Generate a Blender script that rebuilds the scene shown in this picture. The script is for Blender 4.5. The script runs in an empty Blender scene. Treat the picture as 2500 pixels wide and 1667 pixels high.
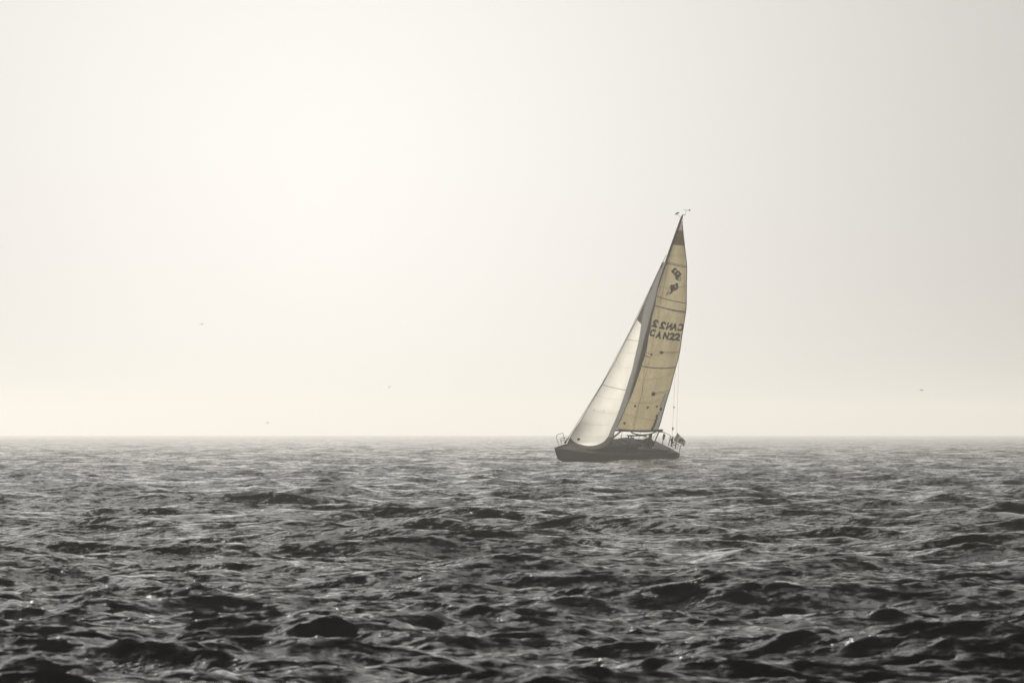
import bpy, bmesh, math, random
import numpy as np
from mathutils import Vector, Matrix

# ------------------------------------------------------------------ camera
R = math.radians
scene = bpy.context.scene
col = scene.collection
CAM_H = 1.65
F_PX = 2500 * 200.0 / 36.0           # focal length in photograph pixels
HORIZON = 1058.0
PITCH = math.atan((HORIZON - 833.5) / F_PX)
cam_d = bpy.data.cameras.new('camera')
cam = bpy.data.objects.new('camera', cam_d)
col.objects.link(cam)
cam_d.lens = 200
cam_d.sensor_width = 36
cam_d.clip_start = 0.5
cam_d.clip_end = 60000
cam.location = (0, 0, CAM_H)
cam.rotation_euler = (R(90) + PITCH, 0, 0)
cam_d.dof.use_dof = True
cam_d.dof.focus_distance = 320
cam_d.dof.aperture_fstop = 11
scene.camera = cam

# ------------------------------------------------------------------ world, sun, exposure
SUN_EL, SUN_AZ = R(34), R(-16)        # azimuth from the viewing direction, negative = left
world = bpy.data.worlds.new('World')
scene.world = world
world.use_nodes = True
wn = world.node_tree
wn.nodes.clear()
def N(tree, typ, **kw):
    n = tree.nodes.new(typ)
    for k, v in kw.items():
        setattr(n, k, v)
    return n
out = N(wn, 'ShaderNodeOutputWorld')
bg = N(wn, 'ShaderNodeBackground')
sky = N(wn, 'ShaderNodeTexSky', sky_type='NISHITA')
sky.sun_disc = False
sky.sun_elevation = SUN_EL
sky.sun_rotation = SUN_AZ
sky.air_density = 1.0
sky.dust_density = 6.0
sky.ozone_density = 1.0
hsv = N(wn, 'ShaderNodeHueSaturation')
hsv.inputs['Saturation'].default_value = 0.0
wn.links.new(sky.outputs[0], hsv.inputs['Color'])
tint = N(wn, 'ShaderNodeMix', data_type='RGBA', blend_type='MULTIPLY')
tint.inputs[0].default_value = 1.0
tint.inputs[7].default_value = (1.0, 0.985, 0.955, 1)
wn.links.new(hsv.outputs[0], tint.inputs[6])
SKY_STRENGTH = 0.06
BASE_SCALE = 0.22
# thin bright patch of fog that the light comes through (wide soft glow)
tc = N(wn, 'ShaderNodeTexCoord')
nrm = N(wn, 'ShaderNodeVectorMath', operation='NORMALIZE')
wn.links.new(tc.outputs['Generated'], nrm.inputs[0])
def glow_dir(u, v):
    d = Vector(((u - 1250) / F_PX, 1, (833.5 - v) / F_PX))
    d.rotate(Matrix.Rotation(PITCH, 3, 'X'))
    return d.normalized()
def glow(u, v, sigma, amp, power=1.0):
    dist = N(wn, 'ShaderNodeVectorMath', operation='DISTANCE')
    wn.links.new(nrm.outputs[0], dist.inputs[0])
    dist.inputs[1].default_value = glow_dir(u, v)
    a = N(wn, 'ShaderNodeMath', operation='DIVIDE'); a.inputs[1].default_value = sigma
    wn.links.new(dist.outputs['Value'], a.inputs[0])
    b = N(wn, 'ShaderNodeMath', operation='POWER'); b.inputs[1].default_value = power
    wn.links.new(a.outputs[0], b.inputs[0])
    c = N(wn, 'ShaderNodeMath', operation='MULTIPLY'); c.inputs[1].default_value = -1
    wn.links.new(b.outputs[0], c.inputs[0])
    e = N(wn, 'ShaderNodeMath', operation='EXPONENT')
    wn.links.new(c.outputs[0], e.inputs[0])
    m = N(wn, 'ShaderNodeMath', operation='MULTIPLY'); m.inputs[1].default_value = amp
    wn.links.new(e.outputs[0], m.inputs[0])
    return m
g1 = glow(820, 580, 0.105, 0.40 / SKY_STRENGTH, 1.9)
g2a = glow(820, 580, 0.66, 0.53 / SKY_STRENGTH, 1.0)
# the fog is brightest in a low band along the horizon and thins out upwards
sep = N(wn, 'ShaderNodeSeparateXYZ'); wn.links.new(nrm.outputs[0], sep.inputs[0])
zc = N(wn, 'ShaderNodeMath', operation='ABSOLUTE'); wn.links.new(sep.outputs['Z'], zc.inputs[0])
zd = N(wn, 'ShaderNodeMath', operation='MULTIPLY'); zd.inputs[1].default_value = -1 / 0.58
wn.links.new(zc.outputs[0], zd.inputs[0])
ze = N(wn, 'ShaderNodeMath', operation='EXPONENT'); wn.links.new(zd.outputs[0], ze.inputs[0])
g2 = N(wn, 'ShaderNodeMath', operation='MULTIPLY')
wn.links.new(g2a.outputs[0], g2.inputs[0]); wn.links.new(ze.outputs[0], g2.inputs[1])
gs = N(wn, 'ShaderNodeMath', operation='ADD')
wn.links.new(g1.outputs[0], gs.inputs[0]); wn.links.new(g2.outputs[0], gs.inputs[1])
gcol = N(wn, 'ShaderNodeMix', data_type='RGBA', blend_type='MULTIPLY')
gcol.inputs[0].default_value = 1.0
gcol.inputs[7].default_value = (1.0, 0.974, 0.928, 1)
wn.links.new(gs.outputs[0], gcol.inputs[6])
base = N(wn, 'ShaderNodeVectorMath', operation='SCALE')
base.inputs['Scale'].default_value = BASE_SCALE
wn.links.new(tint.outputs[2], base.inputs[0])
add = N(wn, 'ShaderNodeVectorMath', operation='ADD')
wn.links.new(base.outputs[0], add.inputs[0]); wn.links.new(gcol.outputs[2], add.inputs[1])
wn.links.new(add.outputs[0], bg.inputs['Color'])
bg.inputs['Strength'].default_value = SKY_STRENGTH
wn.links.new(bg.outputs[0], out.inputs['Surface'])

sun_d = bpy.data.lights.new('sun', 'SUN')
sun_d.energy = 3.5
sun_d.angle = R(0.53)
sun_d.color = (1.0, 0.965, 0.90)
sun = bpy.data.objects.new('sun', sun_d)
col.objects.link(sun)
to_sun = Vector((math.sin(SUN_AZ) * math.cos(SUN_EL), math.cos(SUN_AZ) * math.cos(SUN_EL), math.sin(SUN_EL)))
sun.rotation_euler = to_sun.to_track_quat('Z', 'Y').to_euler()
sun.location = (-30, 400, 200)

vs = scene.view_settings
vs.view_transform = 'Standard'
vs.look = 'None'
vs.exposure = 0.0
vs.gamma = 1.0
vs.use_curve_mapping = False
HAZE_DENSITY = 0.00041
HAZE_G = 0.6
HAZE_COLOR = (1.0, 0.975, 0.92, 1)
scene.render.engine = 'CYCLES'
cy = scene.cycles
cy.use_denoising = True
cy.denoiser = "OPENIMAGEDENOISE"
cy.denoising_input_passes = "RGB_ALBEDO_NORMAL"
cy.max_bounces = 8
cy.diffuse_bounces = 3
cy.glossy_bounces = 3
cy.transmission_bounces = 4
cy.volume_bounces = 3
cy.sample_clamp_indirect = 4.0
cy.sample_clamp_direct = 2.5
cy.use_adaptive_sampling = False

# ------------------------------------------------------------------ helpers
def mat(name, color, rough=0.6, spec=0.4, metal=0.0, noise=0.0, nscale=8.0):
    m = bpy.data.materials.new(name)
    m.use_nodes = True
    t = m.node_tree
    b = t.nodes['Principled BSDF']
    b.inputs['Roughness'].default_value = rough
    b.inputs['Metallic'].default_value = metal
    b.inputs['Specular IOR Level'].default_value = spec
    b.inputs['Base Color'].default_value = (*color, 1)
    if noise:
        co = N(t, 'ShaderNodeTexCoord')
        nz = N(t, 'ShaderNodeTexNoise'); nz.inputs['Scale'].default_value = nscale; nz.inputs['Detail'].default_value = 5
        t.links.new(co.outputs['Object'], nz.inputs['Vector'])
        mr = N(t, 'ShaderNodeMapRange')
        mr.inputs[3].default_value = 1 - noise; mr.inputs[4].default_value = 1 + noise
        t.links.new(nz.outputs['Fac'], mr.inputs[0])
        mx = N(t, 'ShaderNodeVectorMath', operation='SCALE')
        mx.inputs[0].default_value = color
        t.links.new(mr.outputs[0], mx.inputs['Scale'])
        t.links.new(mx.outputs[0], b.inputs['Base Color'])
    return m

def cloth(name, color, trans, diff, noise=0.15, nscale=6.0, grain=0.12, streak=(1, 1, 1)):
    """sailcloth: lets light through from behind, reflects a little from the front"""
    m = bpy.data.materials.new(name)
    m.use_nodes = True
    t = m.node_tree
    t.nodes.clear()
    o = N(t, 'ShaderNodeOutputMaterial')
    co = N(t, 'ShaderNodeTexCoord')
    mp = N(t, 'ShaderNodeMapping'); mp.inputs['Scale'].default_value = streak
    t.links.new(co.outputs['Object'], mp.inputs['Vector'])
    n1 = N(t, 'ShaderNodeTexNoise'); n1.inputs['Scale'].default_value = nscale; n1.inputs['Detail'].default_value = 4
    n2 = N(t, 'ShaderNodeTexNoise'); n2.inputs['Scale'].default_value = 20; n2.inputs['Detail'].default_value = 3
    t.links.new(mp.outputs[0], n1.inputs['Vector'])
    t.links.new(co.outputs['Object'], n2.inputs['Vector'])
    r1 = N(t, 'ShaderNodeMapRange'); r1.inputs[1].default_value = .25; r1.inputs[2].default_value = .75
    r1.inputs[3].default_value = 1 - noise; r1.inputs[4].default_value = 1 + noise
    r2 = N(t, 'ShaderNodeMapRange'); r2.inputs[1].default_value = .25; r2.inputs[2].default_value = .75
    r2.inputs[3].default_value = 1 - grain; r2.inputs[4].default_value = 1 + grain
    t.links.new(n1.outputs['Fac'], r1.inputs[0]); t.links.new(n2.outputs['Fac'], r2.inputs[0])
    mu = N(t, 'ShaderNodeMath', operation='MULTIPLY')
    t.links.new(r1.outputs[0], mu.inputs[0]); t.links.new(r2.outputs[0], mu.inputs[1])
    def scaled(c):
        s = N(t, 'ShaderNodeVectorMath', operation='SCALE'); s.inputs[0].default_value = c
        t.links.new(mu.outputs[0], s.inputs['Scale'])
        return s
    d = N(t, 'ShaderNodeBsdfDiffuse'); tr = N(t, 'ShaderNodeBsdfTranslucent')
    t.links.new(scaled([c * diff for c in color]).outputs[0], d.inputs['Color'])
    t.links.new(scaled([c * trans for c in color]).outputs[0], tr.inputs['Color'])
    a = N(t, 'ShaderNodeAddShader')
    t.links.new(d.outputs[0], a.inputs[0]); t.links.new(tr.outputs[0], a.inputs[1])
    t.links.new(a.outputs[0], o.inputs['Surface'])
    return m

def link_mesh(name, verts, faces, material, parent=None, smooth=True):
    me = bpy.data.meshes.new(name)
    me.from_pydata([tuple(v) for v in verts], [], faces)
    if smooth:
        me.polygons.foreach_set('use_smooth', [True] * len(me.polygons))
    me.materials.append(material)
    me.update()
    o = bpy.data.objects.new(name, me)
    col.objects.link(o)
    if parent is not None:
        o.parent = parent
    return o

def tube_geo(path, r, seg=8, r_end=None):
    """verts and faces of a tube along a polyline"""
    path = [Vector(p) for p in path]
    V, Fc = [], []
    n = len(path)
    prev = None
    for i, p in enumerate(path):
        t = (path[min(i + 1, n - 1)] - path[max(i - 1, 0)]).normalized()
        if prev is None:
            ref = Vector((0, 0, 1)) if abs(t.z) < .9 else Vector((1, 0, 0))
            a = t.cross(ref).normalized()
        else:
            a = (prev - t * prev.dot(t)).normalized()
        prev = a
        b = t.cross(a)
        rr = r if r_end is None else r + (r_end - r) * i / (n - 1)
        for k in range(seg):
            an = 2 * math.pi * k / seg
            V.append(p + (a * math.cos(an) + b * math.sin(an)) * rr)
    for i in range(n - 1):
        for k in range(seg):
            k2 = (k + 1) % seg
            Fc.append((i * seg + k, i * seg + k2, (i + 1) * seg + k2, (i + 1) * seg + k))
    Fc.append(tuple(range(seg))[::-1])
    Fc.append(tuple(range((n - 1) * seg, n * seg)))
    return V, Fc

def join_geo(*gs):
    V, Fc = [], []
    for v, f in gs:
        o = len(V)
        V += list(v)
        Fc += [tuple(i + o for i in q) for q in f]
    return V, Fc

def tube(name, path, r, material, parent=None, seg=8, r_end=None):
    v, f = tube_geo(path, r, seg, r_end)
    return link_mesh(name, v, f, material, parent)

def box_geo(c, s, rot=None):
    c = Vector(c)
    V = []
    for dx in (-.5, .5):
        for dy in (-.5, .5):
            for dz in (-.5, .5):
                v = Vector((dx * s[0], dy * s[1], dz * s[2]))
                if rot is not None:
                    v = rot @ v
                V.append(c + v)
    Fc = [(0, 1, 3, 2), (4, 6, 7, 5), (0, 4, 5, 1), (2, 3, 7, 6), (0, 2, 6, 4), (1, 5, 7, 3)]
    return V, Fc

def ball_geo(c, r, seg=10, rings=6, s=(1, 1, 1)):
    c = Vector(c); V = [c + Vector((0, 0, r * s[2]))]; Fc = []
    for i in range(1, rings):
        th = math.pi * i / rings
        for k in range(seg):
            ph = 2 * math.pi * k / seg
            V.append(c + Vector((r * s[0] * math.sin(th) * math.cos(ph), r * s[1] * math.sin(th) * math.sin(ph), r * s[2] * math.cos(th))))
    V.append(c - Vector((0, 0, r * s[2])))
    for k in range(seg):
        Fc.append((0, 1 + k, 1 + (k + 1) % seg))
    for i in range(rings - 2):
        for k in range(seg):
            a = 1 + i * seg + k; b = 1 + i * seg + (k + 1) % seg
            Fc.append((a, a + seg, b + seg, b))
    l = len(V) - 1
    for k in range(seg):
        Fc.append((l, 1 + (rings - 2) * seg + (k + 1) % seg, 1 + (rings - 2) * seg + k))
    return V, Fc

# ------------------------------------------------------------------ boat frame (where she floats, heading and heel)
BOAT_D = 323.0
PSI, PHI = R(46.5), R(21)
Fv = Vector((-math.cos(PSI), -math.sin(PSI), 0))
Ph = Vector((math.sin(PSI), -math.cos(PSI), 0))
Uv = Vector((0, 0, 1)) * math.cos(PHI) + Ph * math.sin(PHI)
Pv = Ph * math.cos(PHI) - Vector((0, 0, 1)) * math.sin(PHI)
TRIM = R(1.6)                        # bow dipping into the trough
Fv, Uv = Fv * math.cos(TRIM) - Uv * math.sin(TRIM), Uv * math.cos(TRIM) + Fv * math.sin(TRIM)
ORIGIN = Vector(((1481 - 1250) / F_PX * BOAT_D, BOAT_D, 0.13))
BOAT_M = Matrix(((Fv.x, Pv.x, Uv.x, ORIGIN.x), (Fv.y, Pv.y, Uv.y, ORIGIN.y), (Fv.z, Pv.z, Uv.z, ORIGIN.z), (0, 0, 0, 1)))

def sight(u, v):
    d = Vector(((u - 1250) / F_PX, 1, (833.5 - v) / F_PX))
    d.rotate(Matrix.Rotation(PITCH, 3, 'X'))
    return d
def L(u, v, y=0.0):
    """boat-frame point at lateral offset y that was measured at (u, v) in the photograph"""
    o = Vector((0, 0, CAM_H)); d = sight(u, v)
    t = (y - (o - ORIGIN).dot(Pv)) / d.dot(Pv)
    w = o + d * t - ORIGIN
    return Vector((w.dot(Fv), y, w.dot(Uv)))

# ------------------------------------------------------------------ sea
WIND = R(258)                       # the wind sea runs towards the camera, a little to the left
def spectrum_tile(n, size, kmin, kmax, B, spread, seed, kp=None):
    rng = np.random.default_rng(seed)
    k1 = 2 * np.pi * np.fft.fftfreq(n, size / n)
    kx, ky = np.meshgrid(k1, k1, indexing='ij')
    k = np.hypot(kx, ky); k[0, 0] = 1
    th = np.arctan2(ky, kx) - WIND
    D = np.where(np.cos(th) > 0, np.abs(np.cos(th)) ** spread, 0.0) + 0.04
    D /= 2 * np.pi * np.mean(np.where(np.cos(np.linspace(0, 2 * np.pi, 512)) > 0, np.abs(np.cos(np.linspace(0, 2 * np.pi, 512))) ** spread, 0) + 0.04)
    S = B * k ** -4.0 * D
    if kp:
        S *= np.exp(-1.25 * (kp / k) ** 2) * 1.7 ** np.exp(-(np.sqrt(k / kp) - 1) ** 2 / (2 * .1 ** 2) * .5)
    lo, hi = kmin, kmax
    S *= 1 / (1 + np.exp(-(np.log(k / lo)) * 14)) * 1 / (1 + np.exp((np.log(k / hi)) * 14))
    S[0, 0] = 0
    dk = 2 * np.pi / size
    h = (rng.standard_normal((n, n)) + 1j * rng.standard_normal((n, n))) * np.sqrt(S) * dk
    z = np.real(np.fft.ifft2(h) * n * n).astype(np.float32)
    dx = np.real(np.fft.ifft2(1j * kx / k * h) * n * n).astype(np.float32)
    dy = np.real(np.fft.ifft2(1j * ky / k * h) * n * n).astype(np.float32)
    return np.stack([z, dx, dy], -1), size, n

def sample(tile, x, y):
    a, size, n = tile
    fx = (x / size * n) % n; fy = (y / size * n) % n
    i = np.floor(fx).astype(np.int64); j = np.floor(fy).astype(np.int64)
    u = (fx - i).astype(np.float32)[..., None]; v = (fy - j).astype(np.float32)[..., None]
    i %= n; j %= n
    i2 = (i + 1) % n; j2 = (j + 1) % n
    return (a[i, j] * (1 - u) + a[i2, j] * u) * (1 - v) + (a[i, j2] * (1 - u) + a[i2, j2] * u) * v

SEA_B = 0.0165
# (tile, shortest wave it holds, choppiness)
TILES = [
    (spectrum_tile(512, 613.0, 0.30, 0.95, SEA_B, 7.0, 11, kp=0.95), 6.5, 1.0),
    (spectrum_tile(2048, 118.7, 0.95, 2.6, SEA_B * 0.85, 6.0, 23, kp=0.95), 2.4, 1.35),
    (spectrum_tile(2048, 91.3, 2.6, 8.0, SEA_B * 1.6, 4.5, 29, kp=1.2), 0.8, 1.3),
    (spectrum_tile(2048, 23.3, 8.0, 60.0, SEA_B * 2.7, 3.4, 37), 0.11, 0.8),
]
SHORT = [0, SEA_B * 0.95 * math.log(2.7), SEA_B * 1.7 * math.log(3.1), SEA_B * 2.5 * math.log(7.5)]
def sea(x, y, dr):
    """displaced position of the sea surface; waves too short for the mesh spacing dr are left to the material"""
    p = np.zeros(x.shape + (3,), np.float32)
    p[..., 0] = x; p[..., 1] = y
    for t, lmin, chop in TILES:
        w = np.clip(1.6 - 0.8 * dr / (lmin * 0.9), 0.0, 1.0).astype(np.float32)
        if not np.any(w > 0):
            continue
        use = np.broadcast_to(w > 0, x.shape)
        d = np.zeros(x.shape + (3,), np.float32)
        d[use] = sample(t, x[use], y[use])
        d *= np.broadcast_to(w, x.shape)[..., None]
        p[..., 2] += d[..., 0]
        p[..., 0] += chop * d[..., 1]
        p[..., 1] += chop * d[..., 2]
    # the boat's own bow wave and quarter wave
    for u, off, amp, sx, sy in ((4.0, 0.1, 0.10, .5, .4), (-5.6, 0.6, 0.16, .7, .5), (-6.6, 0.4, .12, .9, .5)):
        c = ORIGIN + Fv * u + Ph * off
        ex, ey = x - c.x, y - c.y
        a = ex * Fv.x + ey * Fv.y; b = ex * Ph.x + ey * Ph.y
        p[..., 2] += (amp * np.exp(-(a / sx) ** 2 - (b / sy) ** 2)).astype(np.float32)
    return p

def grid_faces(nr, nc, off=0):
    i = np.arange(nr - 1)[:, None] * nc + np.arange(nc - 1)[None, :] + off
    return np.stack([i, i + 1, i + nc + 1, i + nc], -1).reshape(-1, 4)

rs = [26.0]
while rs[-1] < 1700:
    r = rs[-1]
    rs.append(r * (1 + 0.00145 + 0.0024 * min(1, max(0, math.log(r / 45) / math.log(1200 / 45)))))
while rs[-1] < 5200:
    rs.append(rs[-1] * 1.05)
rs = np.array(rs)
def half(r):
    """half angle of the finely meshed water: the view plus a margin of some metres either side"""
    return R(5.9) + np.arctan(16.0 / np.maximum(r, 8.0))
core = np.linspace(-1, 1, 640) * R(5.9)
wide = np.linspace(0, 1, 61)[1:]
HR = half(rs)[:, None]
AA = np.concatenate([-(R(5.9) + (HR - R(5.9)) * wide[None, ::-1]), np.repeat(core[None, :], len(rs), 0), R(5.9) + (HR - R(5.9)) * wide[None, :]], 1)
RR = np.repeat(rs[:, None], AA.shape[1], 1)
DR = np.gradient(rs)[:, None]
P_fine = sea(RR * np.sin(AA), RR * np.cos(AA), DR)
P_fine[-1, :, 2] = -0.3
lost = sum(v * (1 - np.clip(1.6 - 0.8 * DR / (t[1] * 0.9), 0, 1) ** 2) for v, t in zip(SHORT, TILES))
lost = np.sqrt(lost)                 # slope of the waves the mesh leaves to the material
NCOL = AA.shape[1]
f_fine = grid_faces(len(rs), NCOL)
# the rest of the sea, all the way round, in a coarser sheet tucked under the edges of the fine one
rs2 = np.concatenate([np.geomspace(2.0, 60, 150), np.geomspace(61, 5200, 150)])
tt = np.linspace(0, 1, 321); tt = tt - .10 * np.sin(4 * np.pi * tt) / (2 * np.pi)
h2 = half(rs2)[:, None] - R(.25)
AA2 = h2 + (2 * np.pi - 2 * h2) * tt[None, :]
RR2 = np.repeat(rs2[:, None], len(tt), 1)
P_co = sea(RR2 * np.sin(AA2), RR2 * np.cos(AA2), np.maximum(np.gradient(rs2)[:, None], rs2[:, None] * .012))
P_co[..., 2] -= 0.05
f_co = grid_faces(len(rs2), len(tt), P_fine.shape[0] * P_fine.shape[1])
rs3 = np.concatenate([[0.05], np.geomspace(2.0, 27.0, 160)])
AA3 = half(rs3)[:, None] * np.linspace(-1, 1, 90)[None, :]
RR3 = np.repeat(rs3[:, None], 90, 1)
P_in = sea(RR3 * np.sin(AA3), RR3 * np.cos(AA3), np.maximum(np.gradient(rs3)[:, None], .12))
P_in[..., 2] -= 0.04
f_in = grid_faces(len(rs3), 90, P_fine.shape[0] * P_fine.shape[1] + P_co.shape[0] * P_co.shape[1])
pts = np.concatenate([P_fine.reshape(-1, 3), P_co.reshape(-1, 3), P_in.reshape(-1, 3)]).astype(np.float32)
fcs = np.concatenate([f_fine, f_co, f_in])[:, ::-1].astype(np.int32)
me = bpy.data.meshes.new('water')
me.vertices.add(len(pts)); me.vertices.foreach_set('co', pts.ravel())
me.loops.add(fcs.size); me.loops.foreach_set('vertex_index', fcs.ravel())
me.polygons.add(len(fcs))
me.polygons.foreach_set('loop_start', np.arange(0, fcs.size, 4, dtype=np.int32))
me.polygons.foreach_set('use_smooth', np.ones(len(fcs), bool))
rip = me.attributes.new('ripple', 'FLOAT', 'POINT')
rv = np.full(len(pts), .26, np.float32)
rv[:P_fine.shape[0] * P_fine.shape[1]] = np.repeat(lost.ravel(), NCOL)
rip.data.foreach_set('value', rv)
me.update(calc_edges=True)
water = bpy.data.objects.new('water', me)
col.objects.link(water)
water['kind'] = 'structure'
water['label'] = 'dark choppy grey sea reaching to the foggy horizon'
print('sea', len(fcs) * 2, 'tris', 'zstd', float(P_fine[:1000, :, 2].std()), 'minz', float(pts[:, 2].min()), 'rows', len(rs))

wm = bpy.data.materials.new('sea_water')
wm.use_nodes = True
t = wm.node_tree
b = t.nodes['Principled BSDF']
b.inputs['Base Color'].default_value = (0.0035, 0.0033, 0.0026, 1)
b.inputs['Roughness'].default_value = 0.02
b.inputs['IOR'].default_value = 1.333
geo = N(t, 'ShaderNodeNewGeometry')
att = N(t, 'ShaderNodeAttribute', attribute_name='ripple')
def ripple(scale, detail, amount, bias, prev, gain=None):
    """short wavelets as a tilt of the surface; steeper on the side the wind drives them to (towards -y)"""
    mp = N(t, 'ShaderNodeMapping'); mp.inputs['Scale'].default_value = (scale * .5, scale, scale)
    mp.inputs['Rotation'].default_value = (0, 0, R(8))
    t.links.new(geo.outputs['Position'], mp.inputs['Vector'])
    nz = N(t, 'ShaderNodeTexNoise'); nz.inputs['Scale'].default_value = 1; nz.inputs['Detail'].default_value = detail
    nz.inputs['Roughness'].default_value = 0.62
    t.links.new(mp.outputs[0], nz.inputs['Vector'])
    sb = N(t, 'ShaderNodeVectorMath', operation='SUBTRACT'); sb.inputs[1].default_value = (.5, .5 + bias, .5)
    t.links.new(nz.outputs['Color'], sb.inputs[0])
    ml = N(t, 'ShaderNodeVectorMath', operation='MULTIPLY'); ml.inputs[1].default_value = (amount * .7, amount, 0)
    t.links.new(sb.outputs[0], ml.inputs[0])
    res = ml.outputs[0]
    if gain is not None:
        sc = N(t, 'ShaderNodeVectorMath', operation='SCALE')
        t.links.new(res, sc.inputs[0]); t.links.new(gain, sc.inputs['Scale'])
        res = sc.outputs[0]
    ad = N(t, 'ShaderNodeVectorMath', operation='ADD')
    t.links.new(prev, ad.inputs[0]); t.links.new(res, ad.inputs[1])
    return ad.outputs[0]
v = ripple(3.1, 3, 1.15, .0, geo.outputs['Normal'])
v = ripple(10.0, 4, 2.1, .02, v)
v = ripple(31.0, 3, 1.0, .0, v)
v = ripple(1.7, 4, 3.4, .03, v, att.outputs['Fac'])
nn = N(t, 'ShaderNodeVectorMath', operation='NORMALIZE')
t.links.new(v, nn.inputs[0])
t.links.new(nn.outputs[0], b.inputs['Normal'])
me.materials.append(wm)

# ------------------------------------------------------------------ haze over the whole sea
hv, hf = box_geo((0, 0, 12.0), (11000, 11000, 30.0))
haze = link_mesh('haze', hv, hf, None or bpy.data.materials.new('haze_air'), None, smooth=False)
hm = haze.data.materials[0]
hm.use_nodes = True
t = hm.node_tree
t.nodes.clear()
ho = N(t, 'ShaderNodeOutputMaterial')
pvn = N(t, 'ShaderNodeVolumePrincipled')
pvn.inputs['Color'].default_value = HAZE_COLOR
pvn.inputs['Density'].default_value = HAZE_DENSITY
pvn.inputs['Anisotropy'].default_value = HAZE_G
t.links.new(pvn.outputs[0], ho.inputs['Volume'])
haze['kind'] = 'stuff'
haze['label'] = 'pale sea fog hanging over the whole water'

# ------------------------------------------------------------------ materials of the boat
M_hull = mat('hull_gelcoat', (.026, .0245, .021), .5, .3, noise=.12, nscale=1.3)
M_boot = mat('boot_stripe_paint', (.05, .048, .042), .4, .4)
M_deck = mat('deck_paint', (.085, .080, .070), .9, .08, noise=.15, nscale=3)
M_cabin = mat('cabin_gelcoat', (.030, .028, .024), .9, .05, noise=.12, nscale=3)
M_window = mat('cabin_window_acrylic', (.01, .01, .01), .4, .1)
M_teak = mat('weathered_teak', (.06, .05, .038), .8, .2, noise=.2, nscale=12)
M_alu = mat('anodised_mast', (.10, .098, .088), .5, .4, metal=.3, noise=.1, nscale=4)
M_steel = mat('stainless_tube', (.20, .195, .175), .4, .5, metal=.6)
M_wire = mat('rigging_wire', (.10, .098, .09), .5, .5, metal=.3)
M_black = mat('black_fittings', (.012, .011, .010), .5, .4)
M_canvas = mat('dark_canvas', (.035, .033, .028), .9, .1, noise=.15, nscale=6)
M_jacket = mat('dark_foul_weather_jacket', (.03, .028, .025), .8, .2, noise=.15, nscale=8)
M_skin = mat('skin', (.20, .14, .10), .6, .3)
M_jib = cloth('cream_sailcloth', (.98, .945, .85), .76, .10, noise=.10, nscale=1.6, grain=.05, streak=(1, 1, .35))
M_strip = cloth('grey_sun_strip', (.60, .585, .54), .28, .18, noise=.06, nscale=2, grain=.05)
M_foot = cloth('foot_cloth_painted_shade', (.50, .46, .36), .13, .10, noise=.1, nscale=2, grain=.08)  # hull's shade on the jib foot, put into a darker, denser cloth
M_headpatch = cloth('pale_grey_patch_cloth', (.72, .70, .66), .62, .2, noise=.05, nscale=2, grain=.05)
M_tan = cloth('tan_laminate_sailcloth', (.63, .525, .315), .43, .10, noise=.20, nscale=1.5, grain=.34, streak=(1, 1, .4))
M_brown = cloth('brown_head_patch', (.46, .26, .04), .10, .03, noise=.2, nscale=6, grain=.2)
M_grey_cloth = cloth('grey_leech_cloth', (.60, .59, .56), .28, .2, noise=.06, nscale=2, grain=.05)
M_seam = cloth('dark_seam_tape', (.12, .09, .045), .3, .3, noise=.1)
M_seam_soft = cloth('brown_seam_stitching', (.42, .34, .19), .5, .2, noise=.1)
M_jseam = cloth('grey_seam_tape', (.42, .41, .37), .42, .2, noise=.1)
M_jseam_soft = cloth('pale_seam_stitching', (.82, .79, .70), .75, .12, noise=.1)
M_letter = cloth('grey_sail_letter', (.62, .60, .57), .98, .22, noise=.08)
M_letter_edge = cloth('dark_letter_edge', (.13, .10, .06), .3, .2, noise=.08)
M_flag_dark = cloth('flag_red_cloth_seen_grey', (.26, .25, .225), .34, .2, noise=.1)
M_flag_pale = cloth('flag_white_cloth', (.46, .44, .40), .40, .22, noise=.1)

# ------------------------------------------------------------------ sailboat
boat = bpy.data.objects.new('sailboat', None)
col.objects.link(boat)
boat.matrix_world = BOAT_M
boat['label'] = 'heeling sloop with tan mainsail and cream jib sailing on the grey sea'
boat['category'] = 'sailboat'

X_BOW, X_STERN = 4.60, -4.95
LOA = X_BOW - X_STERN
def half_beam(s):               # s: 0 stern .. 1 bow
    w = 1.30 * max(0.0, 1 - ((s - .42) / .58) ** 1.85) ** .95 if s >= .42 else .95 + .35 * math.sin(math.pi / 2 * s / .42)
    return max(w, 0.012)
def sheer(s):
    return 0.735 + 0.135 * max(0, s - .35) ** 1.6 / .65 ** 1.6 - 0.10 * (max(0, .16 - s) / .16) ** 1.4
def keel(s):
    return -0.50 * max(0, math.sin(math.pi * min(1, max(0, .06 + .9 * s)))) ** .8 + .12 * (1 - s) ** 3 + .30 * max(0, s - .85) / .15
def stem_x(s, z):
    zs = sheer(s)
    q = max(0, (zs - z)) / zs
    rake = -0.62 * q * max(0, (s - .55) / .45) ** 2
    tr = 0.16 * q * max(0, (.12 - s) / .12) * -1     # transom slopes aft at the bottom
    return X_STERN + LOA * s + rake + tr
NS, NQ = 44, 18
V, Fc = [], []
for i in range(NS + 1):
    s = 1 - (1 - i / NS) ** 1.25
    w, zs, zk = half_beam(s), sheer(s), keel(s)
    for j in range(-NQ, NQ + 1):
        q = j / NQ
        a = abs(q) * math.pi / 2
        e = .62 + .38 * max(0, (s - .5) / .5)
        yy = w * math.sin(a) ** e
        zz = zs - (zs - zk) * (max(0, math.cos(a)) ** (.78 + .2 * s))
        flare = 1
        V.append((stem_x(s, zz), math.copysign(yy, q) * flare, zz))
W2 = 2 * NQ + 1
for i in range(NS):
    for j in range(W2 - 1):
        a = i * W2 + j
        Fc.append((a, a + W2, a + W2 + 1, a + 1))
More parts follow.
